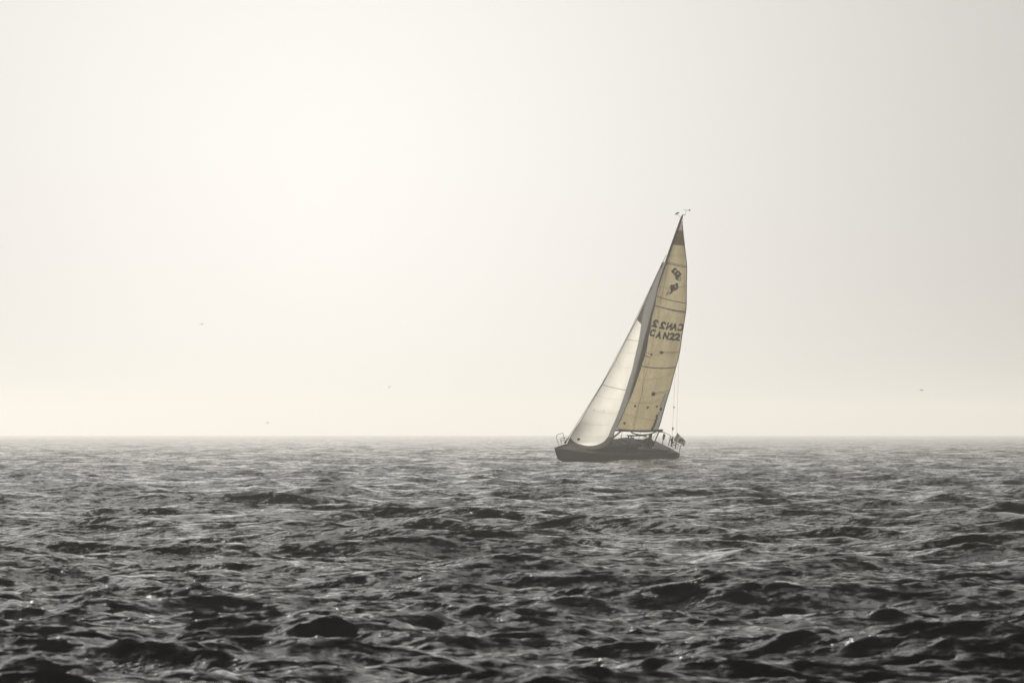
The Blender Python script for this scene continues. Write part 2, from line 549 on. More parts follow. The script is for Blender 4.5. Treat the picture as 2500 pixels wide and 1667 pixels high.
Fc.append(tuple(range(W2)))
hull = link_mesh('hull', V, Fc, M_hull, boat)
# deck
V, Fc = [], []
for i in range(NS + 1):
    s = 1 - (1 - i / NS) ** 1.25
    w, zs = half_beam(s) - .012, sheer(s) - .03
    for j in range(9):
        q = -1 + j / 4
        V.append((stem_x(s, sheer(s)), w * q, zs + .06 * min(1, w) * (1 - q * q)))
for i in range(NS):
    for j in range(8):
        a = i * 9 + j
        Fc.append((a, a + 9, a + 10, a + 1))
link_mesh('deck', V, Fc, M_deck, boat)
for sd in (-1, 1):
    p = [(stem_x(s, sheer(s)), sd * (half_beam(s) - .02), sheer(s) + .012) for s in [k / 30 for k in range(1, 31)]]
    tube('toe_rail', p, .022, M_teak, boat, 6)

# cabin trunk
def loft(sections):
    V, Fc = [], []
    n = len(sections[0])
    for sec in sections:
        V += sec
    for i in range(len(sections) - 1):
        for j in range(n - 1):
            a = i * n + j
            Fc.append((a, a + n, a + n + 1, a + 1))
    Fc.append(tuple(range(n))); Fc.append(tuple(range((len(sections) - 1) * n, len(sections) * n))[::-1])
    return V, Fc
CAB = ((2.4, .22, .01), (2.1, .32, .12), (1.4, .46, .20), (.5, .60, .25), (-.6, .66, .28), (-1.6, .67, .29), (-1.65, .67, .29))
def cab(x, k):
    for p, q in zip(CAB, CAB[1:]):
        if p[0] >= x >= q[0]:
            return p[k] + (q[k] - p[k]) * (p[0] - x) / max(1e-6, p[0] - q[0])
    return CAB[-1][k]
CAB_Z = .735
secs = []
for x, w, h in CAB:
    secs.append([Vector((x, yy * w, CAB_Z + zz * h)) for yy, zz in
                 ((-1.12, -.3), (-1.04, .35), (-.96, .75), (-.86, .93), (-.45, 1.03), (0, 1.07), (.45, 1.03), (.86, .93), (.96, .75), (1.04, .35), (1.12, -.3))])
v_, f_ = loft(secs)
cabin = link_mesh('cabin', v_, f_, M_cabin, boat)
for sd in (-1, 1):
    for xa, xb in ((1.3, .65), (.45, -.35), (-.55, -1.35)):
        pts_ = []
        for x in (xa, xb):
            for zz in (.36, .72):
                pts_.append(Vector((x, sd * (cab(x, 1) * (1.04 - .08 * (zz - .35) / .4) + .006), CAB_Z + zz * cab(x, 2))))
        link_mesh('cabin_window', pts_, [(0, 1, 3, 2)], M_window, cabin, False)
# handrails and hatches on the cabin top
for sd in (-1, 1):
    hr = [(x, sd * cab(x, 1) * .55, CAB_Z + cab(x, 2) * 1.02 + dz) for x, dz in ((1.0, 0), (.95, .06), (.2, .06), (-.6, .06), (-1.2, .06), (-1.25, 0))]
    tube('handrail', hr, .016, M_teak, cabin, 6)
v_, f_ = box_geo((-1.15, 0, CAB_Z + .315), (.9, .56, .05))
link_mesh('companionway_hatch', v_, f_, M_cabin, cabin, False)
v_, f_ = box_geo((1.3, 0, CAB_Z + .225), (.45, .45, .04))
link_mesh('fore_hatch', v_, f_, M_window, cabin, False)
# spray hood over the companionway, folded low
secs = []
for k in range(7):
    a = k / 6
    x = -1.2 - .75 * a
    h = .05 + .10 * math.sin(a * math.pi * .62)
    secs.append([Vector((x, .66 * math.sin(th), CAB_Z + .29 + h * max(0, math.cos(th)) ** .6)) for th in [(-1 + 2 * m / 12) * math.pi / 2 for m in range(13)]])
v_, f_ = loft(secs)
link_mesh('spray_hood', v_, f_, M_canvas, boat)
# cockpit coamings
for sd in (-1, 1):
    secs = []
    for x, w, h in ((-1.66, .86, .20), (-2.4, .90, .18), (-3.2, .88, .15), (-4.0, .82, .06), (-4.3, .78, -.06)):
        secs.append([Vector((x, sd * (w * .94 + dy), .735 + dz)) for dy, dz in ((-.12, -.12), (-.10, h * .8), (-.03, h), (.05, h * .8), (.12, -.12))])
    v_, f_ = loft(secs)
    link_mesh('coaming', v_, f_, M_cabin, boat)
# winches
for sd in (-1, 1):
    v_, f_ = tube_geo([(-2.7, sd * .83, .89), (-2.7, sd * .83, .95), (-2.7, sd * .83, 1.01)], .09, 12, .06)
    link_mesh('winch', v_, f_, M_steel, boat)

# ------------------------------------------------------------------ curves measured on the sails
def interp(curve, y):
    for (x0, y0), (x1, y1) in zip(curve, curve[1:]):
        if y0 >= y >= y1:
            return x0 + (x1 - x0) * (y0 - y) / (y0 - y1) if y0 != y1 else x0
    return curve[0][0] if y > curve[0][1] else curve[-1][0]
def smooth_curve(pts_):
    """cubic (Catmull-Rom) densified copy of a curve that runs upwards"""
    out_ = []
    n = len(pts_)
    for i in range(n - 1):
        p0 = pts_[max(i - 1, 0)]; p1 = pts_[i]; p2 = pts_[i + 1]; p3 = pts_[min(i + 2, n - 1)]
        for k in range(6):
            u = k / 6
            out_.append(tuple(.5 * (2 * p1[d] + (p2[d] - p0[d]) * u + (2 * p0[d] - 5 * p1[d] + 4 * p2[d] - p3[d]) * u * u + (3 * p1[d] - p0[d] - 3 * p2[d] + p3[d]) * u ** 3) for d in (0, 1)))
    out_.append(tuple(pts_[-1]))
    return out_
def mast_x(y):
    s = (1075 - y) / 551
    return 1492 + .27 * (1075 - y) + .095 * .5 * s * (1075 - y)
MAIN_LUFF = [(mast_x(y) + 2.0, y) for y in (1048, 1000, 950, 900, 850, 800, 750, 700, 650, 619, 590, 565, 541)]
MAIN_LEECH = smooth_curve([(1606, 1049), (1611.7, 1035), (1622.6, 996), (1631, 967), (1636, 951.5), (1644, 920), (1650.5, 895.7), (1655, 880), (1660, 858), (1665.7, 817.6), (1669, 798.5), (1673.6, 768), (1675.9, 750), (1676.3, 728), (1676.6, 690), (1677.3, 655), (1676.3, 639), (1673.5, 615), (1671, 592), (1668.2, 566), (1666.3, 541)])
JIB_LUFF = [(1384.5, 1083), (1392, 1066.5), (1398.4, 1054.6), (1406, 1043), (1416.7, 1027), (1440, 987.5), (1470, 938), (1502, 881.5), (1540, 807), (1555, 778), (1570.6, 744), (1591, 699), (1603, 671), (1612.5, 650), (1616, 641)]
JIB_LEECH = smooth_curve([(1494, 1073), (1501, 1052), (1505.7, 1043.5), (1518.5, 1017), (1531, 988), (1544, 958.7), (1556, 925), (1567, 891), (1576, 861), (1583, 821), (1588, 802), (1592, 773), (1599, 745), (1602, 724), (1609.5, 690), (1619, 660), (1626, 642), (1628, 637)])
JIB_INNER = smooth_curve([(1470, 1082), (1482, 1070), (1491.8, 1047), (1502.7, 1023), (1516.6, 986.6), (1528, 951.5), (1535, 928), (1542.7, 904), (1548, 880), (1556.6, 843), (1561.7, 817.6), (1565.2, 791)])

MX = lambda y: (interp(MAIN_LUFF, y), interp(MAIN_LEECH, y))
JX = lambda y: (interp(JIB_LUFF, y), interp(JIB_LEECH, y))
PXM = 43.0 * math.cos(PSI)
def main_y(x, y):
    a, c = MX(y)
    s = (x - a) / max(c - a, 1)
    tt = min(1, max(0, (1048 - y) / 507))
    ch = max(c - a, 1) / PXM
    return s * ch * math.sin(R(7 + 15 * tt)) + .11 * ch * 4 * max(0, s * (1 - s)) * (1.15 - .3 * s)
def jib_y(x, y):
    a, c = interp(JIB_LUFF, min(y, 1083)), interp(JIB_LEECH, min(y, 1066))
    s = min(1.05, max(-.02, (x - a) / max(c - a, 1)))
    tt = min(1, max(0, (1073 - y) / 430))
    ch = max(c - a, 1) / PXM
    low = min(1, max(0, (y - 1000) / 80))
    return s * ch * math.sin(R(15 + 4 * tt)) + (.10 + .09 * low) * ch * 4 * max(0, s * (1 - s)) * (.95 + .1 * s)
def on_main(x, y, off=0.0):
    return L(x, y, main_y(x, y) + off)
def on_jib(x, y, off=0.0):
    return L(x, y, jib_y(x, y) + off)

def patch(name, lower, upper, on, material, parent, nu=24, nv=12, off=0.0, thick=0.006):
    """cloth between two curves lower(s), upper(s) (s along, 0..1), each giving a point on the sail"""
    V, Fc = [], []
    for i in range(nv + 1):
        for j in range(nu + 1):
            s = j / nu
            (x0, y0), (x1, y1) = lower(s), upper(s)
            w = i / nv
            V.append(on(x0 + (x1 - x0) * w, y0 + (y1 - y0) * w, off))
    for i in range(nv):
        for j in range(nu):
            a = i * (nu + 1) + j
            Fc.append((a, a + 1, a + nu + 2, a + nu + 1))
    return link_mesh(name, V, Fc, material, parent)

def band(name, xa, xb, ya, yb, seams, on, material, parent, nu=22, nv=16, off=0.0):
    """cloth between left edge xa(y) and right edge xb(y), from seam 0 to seam 1; a seam is (y at left, y at right, sag)"""
    V, Fc = [], []
    (l0, r0, g0), (l1, r1, g1) = seams
    for i in range(nv + 1):
        w = i / nv
        yl, yr, sg = l0 + (l1 - l0) * w, r0 + (r1 - r0) * w, g0 + (g1 - g0) * w
        x0, x1 = xa(yl), xb(yr)
        for j in range(nu + 1):
            s = j / nu
            y = yl + (yr - yl) * s + sg * 4 * s * (1 - s)
            V.append(on(x0 + (x1 - x0) * s, y, off))
    for i in range(nv):
        for j in range(nu):
            a = i * (nu + 1) + j
            Fc.append((a, a + 1, a + nu + 2, a + nu + 1))
    return link_mesh(name, V, Fc, material, parent)

def ribbon(name, pts_, width, on, material, parent, off=0.012):
    """narrow tape along measured points on a sail"""
    P = [Vector((p[0], p[1], 0)) for p in pts_]
    dense = []
    for a, c in zip(P, P[1:]):
        k = max(1, int((c - a).length / 5))
        for m in range(k):
            dense.append(a.lerp(c, m / k))
    dense.append(P[-1])
    V, Fc = [], []
    for i, p in enumerate(dense):
        d = (dense[min(i + 1, len(dense) - 1)] - dense[max(i - 1, 0)]).normalized()
        n = Vector((-d.y, d.x, 0)) * width * .5
        V.append(on(p.x + n.x, p.y + n.y, off)); V.append(on(p.x - n.x, p.y - n.y, off))
    for i in range(len(dense) - 1):
        Fc.append((2 * i, 2 * i + 1, 2 * i + 3, 2 * i + 2))
    return link_mesh(name, V, Fc, material, parent)

def blob(name, x, y, pts_, on, material, parent, off=0.014):
    """small flat patch sewn on a sail, outline in measured units about (x, y)"""
    V = [on(x, y, off)] + [on(x + a, y + c, off) for a, c in pts_]
    n = len(pts_)
    return link_mesh(name, V, [(0, 1 + k, 1 + (k + 1) % n) for k in range(n)], material, parent)

def ring_pts(rx, ry, n=10, rot=0, jag=0, seed=1):
    rr = random.Random(seed)
    o = []
    for k in range(n):
        a = 2 * math.pi * k / n
        q = 1 + rr.uniform(-jag, jag)
        x, y = rx * q * math.cos(a), ry * q * math.sin(a)
        o.append((x * math.cos(rot) - y * math.sin(rot), x * math.sin(rot) + y * math.cos(rot)))
    return o

# ------------------------------------------------------------------ mainsail
mluff, mleech = (lambda y: interp(MAIN_LUFF, y)), (lambda y: interp(MAIN_LEECH, y))
SEAMS = [  # (y at luff, y at leech, sag)
    (1046.5, 1049, 3.0), (888.5, 896, 6.0), (744, 761, 2.5), (722, 740, 2.5), (642, 653, 1.0), (597, 600, .5), (563, 565, -1.0), (541, 541, -1.0)]
PANEL_M = [M_tan, M_tan, M_tan, M_tan, M_tan, M_brown, M_grey_cloth]
# grey cloth along the lower leech with a ragged inner edge
rg = random.Random(5)
inner = [(1635.5, 953), (1629, 957.5), (1624.5, 961), (1622, 967), (1619.5, 973), (1616, 981), (1613, 988), (1612.5, 993), (1615.6, 996), (1615, 1001), (1613.2, 1004.5), (1608.5, 1007), (1607.3, 1012), (1604.5, 1017), (1605, 1022), (1602, 1027), (1602.5, 1031), (1599.4, 1035), (1599, 1039), (1596.5, 1042), (1592, 1049.5)]
def tan_edge(y):
    if y <= 953:
        return mleech(y)
    return np.interp(y, [p[1] for p in inner], [p[0] for p in inner]) + .6
mainsail = band('mainsail', mluff, tan_edge, 0, 0, SEAMS[0:2], on_main, M_tan, boat, 30, 90)
for k in range(1, 7):
    band('sail_panel', mluff, mleech, 0, 0, SEAMS[k:k + 2], on_main, PANEL_M[k], mainsail, 24, 24 if k == 1 else 12)
for k, wd in ((1, 2.3), (2, 2.5), (3, 2.0), (4, 1.9)):
    l, r, g = SEAMS[k]
    pp = [(mluff(l) + (mleech(r) - mluff(l)) * s, l + (r - l) * s + g * 4 * s * (1 - s)) for s in [m / 16 for m in range(17)]]
    ribbon('seam', pp, wd, on_main, M_seam, mainsail)
l, r, g = SEAMS[4]
ribbon('seam', [(mluff(l) + (mleech(r) - mluff(l)) * s, l - 3.6 + (r - l) * s + g * 4 * s * (1 - s)) for s in [.05 + .95 * m / 16 for m in range(17)]], 1.3, on_main, M_seam, mainsail)
ribbon('seam', [(1640, 758.5), (1655, 762), (1674, 764)], 1.2, on_main, M_seam, mainsail)
for pp in ([(1557, 926), (1585, 927), (1612, 922), (1640, 912)], [(1534, 982), (1560, 984), (1592, 983), (1610, 975), (1625, 962)],
           [(1577, 862), (1610, 868), (1657, 866)], [(1633, 624), (1652, 626), (1674, 624)], [(1607, 700), (1640, 703), (1676, 699)],
           [(1584, 815), (1579, 850), (1575, 890), (1567, 960), (1558, 990), (1545, 1040)], [(1523, 1010), (1560, 1020), (1601, 1026)]):
    ribbon('faint_seam', pp, 0.9, on_main, M_seam_soft, mainsail)
# tapes round the edge of the cloth
ribbon('leech_tape', [(mleech(y) - .6, y) for y in range(1046, 545, -8)], 2.0, on_main, M_seam, mainsail)
ribbon('foot_tape', [(1506, 1045.4), (1518.5, 1048.0), (1540, 1049.6), (1561, 1050.6), (1591, 1050.0), (1605, 1048.6)], 1.6, on_main, M_seam, mainsail)
ribbon('luff_tape', [(mluff(y) + .6, y) for y in range(660, 566, -8)], 1.3, on_main, M_seam, mainsail)
ribbon('luff_tape', [(1607.5, 699), (1620, 660), (1626, 648), (1632, 644)], 1.2, on_main, M_seam, mainsail, .02)
# batten pockets and reef patches
ribbon('batten_pocket', [(1619, 859.8), (1640, 859.5), (1659, 858)], 1.0, on_main, M_seam, mainsail)
ribbon('batten_pocket', [(1619, 862.2), (1640, 862), (1658.5, 860.6)], 0.9, on_main, M_seam, mainsail)
blob('reef_patch', 1615, 860.5, ring_pts(5.5, 4.2, 11, 0, .25, 3), on_main, M_brown, mainsail)
ribbon('batten_pocket', [(1597, 960), (1609, 957.5), (1628, 954.5), (1635, 952)], 1.1, on_main, M_seam, mainsail)
ribbon('batten_pocket', [(1598, 964), (1609, 960.8), (1623, 959.2)], 0.9, on_main, M_seam, mainsail)
blob('reef_patch', 1594.8, 961.5, ring_pts(5.0, 4.4, 11, 0, .25, 5), on_main, M_brown, mainsail)
ribbon('luff_batten', [(1577, 861.2), (1584, 863.5), (1591, 865.5)], 1.1, on_main, M_seam, mainsail)
blob('luff_batten_end', 1591, 865.8, [(-1.2, -3.2), (1.6, -3.4), (1.4, 2.4), (.2, 4.6), (-1.8, 3.6)], on_main, M_seam, mainsail)
for cx, cy_, sc in ((1551, 991, 1.0), (1581.5, 994.5, 1.0), (1604, 992, .85), (1613.0, 998.5, 1.0)):
    blob('reef_point', cx, cy_, [(-4.0 * sc, .6), (0.6, -4.2 * sc), (3.6 * sc, -.4), (-.4, 4.2 * sc)], on_main, M_brown, mainsail)
blob('tack_ring', 1524.5, 1033, ring_pts(3.4, 3.2, 12), on_main, M_seam, mainsail)
blob('tack_ring_eye', 1524.5, 1033, ring_pts(1.6, 1.5, 10), on_main, M_tan, mainsail, .02)
V, Fc = [], []
for x, y in inner:
    xr = mleech(y) + .4
    for j in range(5):
        V.append(on_main(x + (xr - x) * j / 4, y, .004))
for i in range(len(inner) - 1):
    for j in range(4):
        a = i * 5 + j
        Fc.append((a, a + 1, a + 6, a + 5))
link_mesh('leech_panel', V, Fc, M_grey_cloth, mainsail)
ribbon('leech_panel_stain', [(x - 1.6, y) for x, y in inner[12:]], 5.0, on_main, M_brown, mainsail, .014)
ribbon('leech_panel_edge', inner[2:], 1.1, on_main, M_seam, mainsail, .022)

def text_mesh(txt, bold):
    cu = bpy.data.curves.new('letters', 'FONT')
    cu.body = txt
    cu.offset = bold
    cu.resolution_u = 4
    o = bpy.data.objects.new('letters', cu)
    col.objects.link(o)
    bpy.context.view_layer.update()
    m = bpy.data.meshes.new_from_object(o.evaluated_get(bpy.context.evaluated_depsgraph_get()))
    bpy.data.objects.remove(o)
    bm = bmesh.new(); bm.from_mesh(m)
    bmesh.ops.triangulate(bm, faces=bm.faces[:])
    bmesh.ops.subdivide_edges(bm, edges=[e for e in bm.edges if e.calc_length() > .3], cuts=1)
    bmesh.ops.triangulate(bm, faces=bm.faces[:])
    Vv = [v.co.copy() for v in bm.verts]; Ff = [tuple(v.index for v in f.verts) for f in bm.faces]
    bm.free()
    return Vv, Ff
def letter(name, ch, cx, cy_, w, h, rot, skew, mirror, parent, bold=.015, edge=.065, mats=(M_letter, M_letter_edge)):
    for bo, m, off in ((edge, mats[1], .018), (bold, mats[0], .026)):
        Vv, Ff = text_mesh(ch, bo)
        Vb, _ = text_mesh(ch, 0.0)
        x0, x1 = min(v.x for v in Vb), max(v.x for v in Vb); y0, y1 = min(v.y for v in Vb), max(v.y for v in Vb)
        P = []
        for v in Vv:
            a = ((v.x - x0) / (x1 - x0) - .5) * w
            c = ((v.y - y0) / (y1 - y0) - .5) * h
            if mirror:
                a = -a
            a += c * skew
            px_ = cx + a * math.cos(rot) + c * math.sin(rot)
            py_ = cy_ + a * math.sin(rot) - c * math.cos(rot)
            P.append(on_main(px_, py_, off))
        link_mesh(name, P, Ff, m, parent, False)
# upper row is the far side's number seen through the cloth, lower row the near side's
for ch, cx, cy_ in (('2', 1599.6, 789.5), ('2', 1618, 794), ('N', 1634, 797), ('A', 1646.8, 797.8), ('C', 1662.5, 799.5)):
    letter('sail_number', ch, cx, cy_, 11.2, 16.0, R(9), .12, True, mainsail)
for ch, cx, cy_ in (('C', 1593, 812.5), ('A', 1608.5, 817.5), ('N', 1626, 820), ('2', 1640.6, 821.5), ('2', 1654, 822.3)):
    letter('sail_number', ch, cx, cy_, 11.2, 16.0, R(9), .12, False, mainsail)
# class mark, twice: a wedge, a stroke and 33
INS = dict(bold=.0, edge=.085, mats=(M_letter, M_seam))
for ch, cx, cy_ in (('J', 1638.0, 706.5), ('3', 1644.6, 702.8), ('3', 1652.2, 699.2)):
    letter('class_mark', ch, cx, cy_, 5.8, 12.5 if ch != 'J' else 16.5, R(-24), .35, False, mainsail, **INS)
blob('class_mark_wedge', 1631, 714, [(-6.5, 8.8), (1.5, -7.5), (3.2, -1), (2.8, 6)], on_main, M_letter, mainsail, .02)
ribbon('class_mark_stroke', [(1624.8, 722.6), (1632.8, 706.5)], 1.0, on_main, M_seam, mainsail, .024)
ribbon('class_mark_stroke', [(1639, 713.2), (1646, 709.5), (1653, 706.5)], 1.4, on_main, M_seam, mainsail, .024)
for ch, cx, cy_ in (('J', 1656.6, 675), ('3', 1652, 666.6), ('3', 1645.4, 660.4)):
    letter('class_mark', ch, cx, cy_, 5.8, 12.5 if ch != 'J' else 16.5, R(38), .1, True, mainsail, **INS)
blob('class_mark_wedge', 1659, 682, [(-2.5, -8), (2.2, -8), (2.6, 6), (-3.6, 3)], on_main, M_letter, mainsail, .02)
ribbon('class_mark_stroke', [(1661.4, 671), (1661, 687.5), (1655, 684.5)], 1.0, on_main, M_seam, mainsail, .024)
ribbon('class_mark_stroke', [(1642.5, 666.5), (1648, 672.5), (1653.4, 678.5)], 1.6, on_main, M_seam, mainsail, .024)

# ------------------------------------------------------------------ jib
jluff, jleech, jinner = (lambda y: interp(JIB_LUFF, y)), (lambda y: interp(JIB_LEECH, y)), (lambda y: interp(JIB_INNER, y))
JS = [(1066.5, 1066.5, 6), (938.5, 952, 1.5), (829, 832, .3), (779, 791.5, 0)]
jib = band('jib', jluff, jinner, 0, 0, JS[0:2], on_jib, M_jib, boat, 24, 30)
for k in (1, 2):
    band('sail_panel', jluff, jinner, 0, 0, JS[k:k + 2], on_jib, M_jib, jib, 18, 18)
# bright bottom panel down to the rounded foot
FOOT_IN = smooth_curve([(1392, 1066.5), (1398, 1075), (1406, 1080.5), (1420, 1085.2), (1434, 1088.0), (1451.8, 1087.0), (1465.8, 1082.6), (1476, 1076.2), (1483.5, 1066.5)])
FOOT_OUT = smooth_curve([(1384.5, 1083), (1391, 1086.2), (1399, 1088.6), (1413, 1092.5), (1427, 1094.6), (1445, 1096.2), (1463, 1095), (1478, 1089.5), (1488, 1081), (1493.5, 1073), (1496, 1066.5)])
def along(c, s):
    f = s * (len(c) - 1); i = min(int(f), len(c) - 2); u = f - i
    return (c[i][0] + (c[i + 1][0] - c[i][0]) * u, c[i][1] + (c[i + 1][1] - c[i][1]) * u)
def top_row(s):
    a, c = jluff(1066.5), jinner(1066.5)
    return (a + (c - a) * s, 1066.5 + 6 * 4 * s * (1 - s))
patch('sail_panel', lambda s: along(FOOT_IN, s), top_row, on_jib, M_jib, jib, 30, 8)
patch('foot_panel', lambda s: along(FOOT_OUT, s), lambda s: along(FOOT_IN, s), on_jib, M_foot, jib, 30, 5)  # foot band in the cloth darkened for the backlight the hull blocks
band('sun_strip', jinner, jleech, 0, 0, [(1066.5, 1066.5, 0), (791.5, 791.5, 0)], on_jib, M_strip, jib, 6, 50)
# grey head of the jib
V, Fc = [], []
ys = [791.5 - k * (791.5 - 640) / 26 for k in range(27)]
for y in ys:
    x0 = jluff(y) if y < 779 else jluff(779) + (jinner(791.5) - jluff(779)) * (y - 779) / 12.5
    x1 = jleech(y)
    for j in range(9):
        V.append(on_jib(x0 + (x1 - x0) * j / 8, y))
for i in range(26):
    for j in range(8):
        a = i * 9 + j
        Fc.append((a, a + 1, a + 10, a + 9))
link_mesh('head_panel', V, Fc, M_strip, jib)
HP = [(1555, 779), (1571, 744.5), (1573.6, 746), (1571.2, 761), (1565.4, 791)]
link_mesh('head_patch', [on_jib(x, y, .012) for x, y in HP], [(0, 4, 3), (0, 3, 2), (0, 2, 1)], M_headpatch, jib)
for k, wd, m in ((1, 1.3, M_jseam), (2, 1.0, M_jseam)):
    l, r, g = JS[k]
    ribbon('seam', [(jluff(l) + (jinner(r) - jluff(l)) * s, l + (r - l) * s + g * 4 * s * (1 - s)) for s in [m_ / 14 for m_ in range(15)]], wd, on_jib, m, jib)
for pp in ([(1497, 892), (1518, 897), (1545, 899)], [(1516, 858), (1535, 862), (1554, 863)], [(1455, 965), (1485, 974), (1521, 976)], [(1444, 1001), (1470, 1008), (1510, 1010)],
           [(1424, 1034), (1450, 1037), (1487, 1037)], [(1404, 1056), (1430, 1066), (1460, 1068), (1484, 1062)]):
    ribbon('faint_seam', pp, 0.9, on_jib, M_jseam_soft, jib)
ribbon('luff_tape', [(x + .7, y) for x, y in JIB_LUFF[:-3]], 1.6, on_jib, M_seam, jib)
ribbon('leech_tape', [(x - .4, y) for x, y in JIB_LEECH if 640 < y < 1044], 1.5, on_jib, M_seam, jib)
blob('tack_patch', 1412.5, 1072, [(-3.3, -1.2), (-.4, -3.4), (3.4, -2.4), (3.0, 1.8), (.6, 3.4), (-2.8, 2.8)], on_jib, M_black, jib)
for x, y in ((1450.5, 896 + 104), (1474, 1003), (1510, 885)):
    blob('telltale', x, y, ring_pts(1.1, 1.1, 6), on_jib, M_jseam, jib)

# ------------------------------------------------------------------ mast, boom, rigging
mast_pts = [L(mast_x(y), y) for y in (1085, 1040, 980, 920, 860, 800, 740, 680, 640, 600, 565, 541, 528)]
mast = tube('mast', mast_pts, .075, M_alu, boat, 12, .060)
top = mast_pts[-1]
# masthead: crane, wind vane, anemometer, light
tube('masthead_crane', [top + Vector((.02, 0, -.02)), L(1667.3, 524)], .035, M_black, mast, 6)
tube('light_bracket', [L(1668, 525.3), L(1672.3, 525.5)], .022, M_steel, mast, 6)
tube('vane_arm', [L(1661, 530), L(1653, 523.5)], .010, M_wire, mast, 6)
v_, f_ = join_geo(tube_geo([L(1648, 524), L(1651.5, 522.0)], .02, 6, .05), tube_geo([L(1651.5, 522.0), L(1653.5, 520.2), L(1657.5, 520)], .05, 6, .035))
link_mesh('wind_vane', v_, f_, M_black, mast)
tube('anemometer_wand', [L(1672, 525), L(1674, 519), L(1676.3, 513.8)], .009, M_wire, mast, 6)
tube('anemometer_arm', [L(1669, 511.8), L(1676.3, 513.8), L(1683, 513.4)], .010, M_wire, mast, 6)
tube('anemometer', [L(1681, 513.4), L(1684, 513.3)], .015, M_black, mast, 6, .055)
# jib halyard swivel and head stay
tube('halyard_swivel', [L(1613, 652), L(1615.4, 647)], .04, M_black, boat, 8)
tube('head_stay', [L(1379.5, 1080.5), L(1392, 1061), L(1470, 936.5), L(1540, 804.5), L(1614, 648), L(1627, 622)], .016, M_wire, boat, 6)
v_, f_ = join_geo(tube_geo([L(1378.5, 1082), L(1382, 1077)], .055, 10), tube_geo([L(1382, 1077), L(1388, 1068)], .035, 8))
link_mesh('furling_drum', v_, f_, M_black, boat)
# boom
BOOM_END = L(1613.5, 1051.2, .50)
boom = tube('boom', [L(1497, 1049.5, .0), L(1530, 1051.3, .12), L(1575, 1052.8, .32), BOOM_END], .055, M_alu, boat, 10)
v_, f_ = box_geo(BOOM_END + Vector((.05, 0, 0)), (.32, .12, .15)); link_mesh('boom_end', v_, f_, M_black, boom, False)
tube('vang', [L(1494, 1071.5), L(1518.5, 1050.5, .08)], .035, M_steel, boat, 8)
tube('vang', [L(1492, 1069.5), L(1516, 1050.5, .08)], .018, M_steel, boat, 8)
tube('boom_line', [L(1520, 1051), L(1516, 1071)], .012, M_wire, boat, 6)
tube('main_sheet', [L(1607.5, 1056, .48), L(1597, 1081, .1)], .035, M_black, boat, 6)
tube('main_sheet', [L(1604, 1055, .46), L(1592, 1072, 0)], .014, M_wire, boat, 6)
# split backstay
for pp in ([L(1666, 530), L(1650, 890), L(1645.6, 994), L(1642.6, 1046), L(1640, 1088)], [L(1667, 530), L(1661.5, 890), L(1657.5, 1000), L(1654, 1055), L(1651, 1094)]):
    tube('backstay', [pp[0], pp[0].lerp(pp[-1], .5), pp[-1]], .0055, M_wire, boat, 6)
v_, f_ = ball_geo(L(1645.6, 994), .04, 8, 5, (1, 1, 1.4)); link_mesh('backstay_insulator', v_, f_, M_wire, boat)
v_, f_ = tube_geo([L(1642.9, 1043), L(1642.5, 1049)], .04, 8); link_mesh('backstay_turnbuckle', v_, f_, M_wire, boat)
# shrouds and spreaders
for sd in (-1, 1):
    chain = Vector((-.25, sd * 1.20, .76))
    sp1 = mast_pts[4] + Vector((-.25, sd * .85, 0))
    tube('spreader', [mast_pts[4], sp1], .022, M_alu, boat, 6)
    tube('shroud', [chain, sp1, mast_pts[9]], .008, M_wire, boat, 6)

# ------------------------------------------------------------------ pulpit, pushpit, stanchions
tube('pulpit', [L(1365, 1087, -.12), L(1361.5, 1078, -.2), L(1358.5, 1067.5, -.25), L(1359.5, 1062.8, -.25), L(1363, 1059.6, -.2), L(1368, 1058.2, -.1), L(1374.8, 1057.2, 0), L(1375.5, 1062, .05), L(1377.5, 1069, .1), L(1379.5, 1075, .1)], .017, M_steel, boat, 6)
tube('pulpit', [L(1371, 1084, .25), L(1369.3, 1076.5, .3), L(1368.3, 1072.5, .3), L(1370.5, 1069.6, .3), L(1375, 1068.3, .3), L(1378, 1070.5, .3), L(1378.3, 1074, .3), L(1374, 1074.8, .3), L(1368.8, 1075.6, .3)], .017, M_steel, boat, 6)
tube('pulpit_rail', [L(1376, 1068.5, .2), L(1382, 1069.5, .35), L(1388, 1072, .5)], .014, M_steel, boat, 6)
tube('pushpit', [L(1614.5, 1053.2, -.55), L(1621, 1055, -.6), L(1628, 1058.2, -.7), L(1636, 1062.5, -.8), L(1640, 1066, -.8), L(1646, 1067, -.5)], .018, M_steel, boat, 6)
tube('pushpit_post', [L(1621.5, 1056, -.62), L(1617.5, 1083, -.75)], .022, M_steel, boat, 6)
v_, f_ = join_geo(tube_geo([L(1621.8, 1061, -.62), L(1620.5, 1067, -.64), L(1619.3, 1073, -.66)], .075, 8, .05)); link_mesh('horseshoe_buoy', v_, f_, M_canvas, boat)
tube('pushpit_post', [L(1637, 1064, -.8), L(1635, 1075, -.8), L(1632, 1087, -.8)], .026, M_steel, boat, 6)
tube('pushpit_post', [L(1643, 1066, -.5), L(1640.5, 1077, -.5), L(1638.5, 1090, -.5)], .045, M_steel, boat, 6)
tube('pushpit_post', [L(1651, 1075, .1), L(1649.5, 1086, .1), L(1648.7, 1095, .1)], .03, M_steel, boat, 6)
tube('pushpit_post', [L(1662.5, 1085, .6), L(1660.5, 1094, .6), L(1658.5, 1103, .6)], .022, M_steel, boat, 6)
tube('pushpit_post', [L(1657, 1086, .45), L(1654, 1096, .45)], .012, M_steel, boat, 6)
tube('pushpit_rail', [L(1637, 1074, -.8), L(1644, 1078, -.4), L(1650.5, 1082, .1), L(1656, 1085, .4)], .022, M_steel, boat, 6)
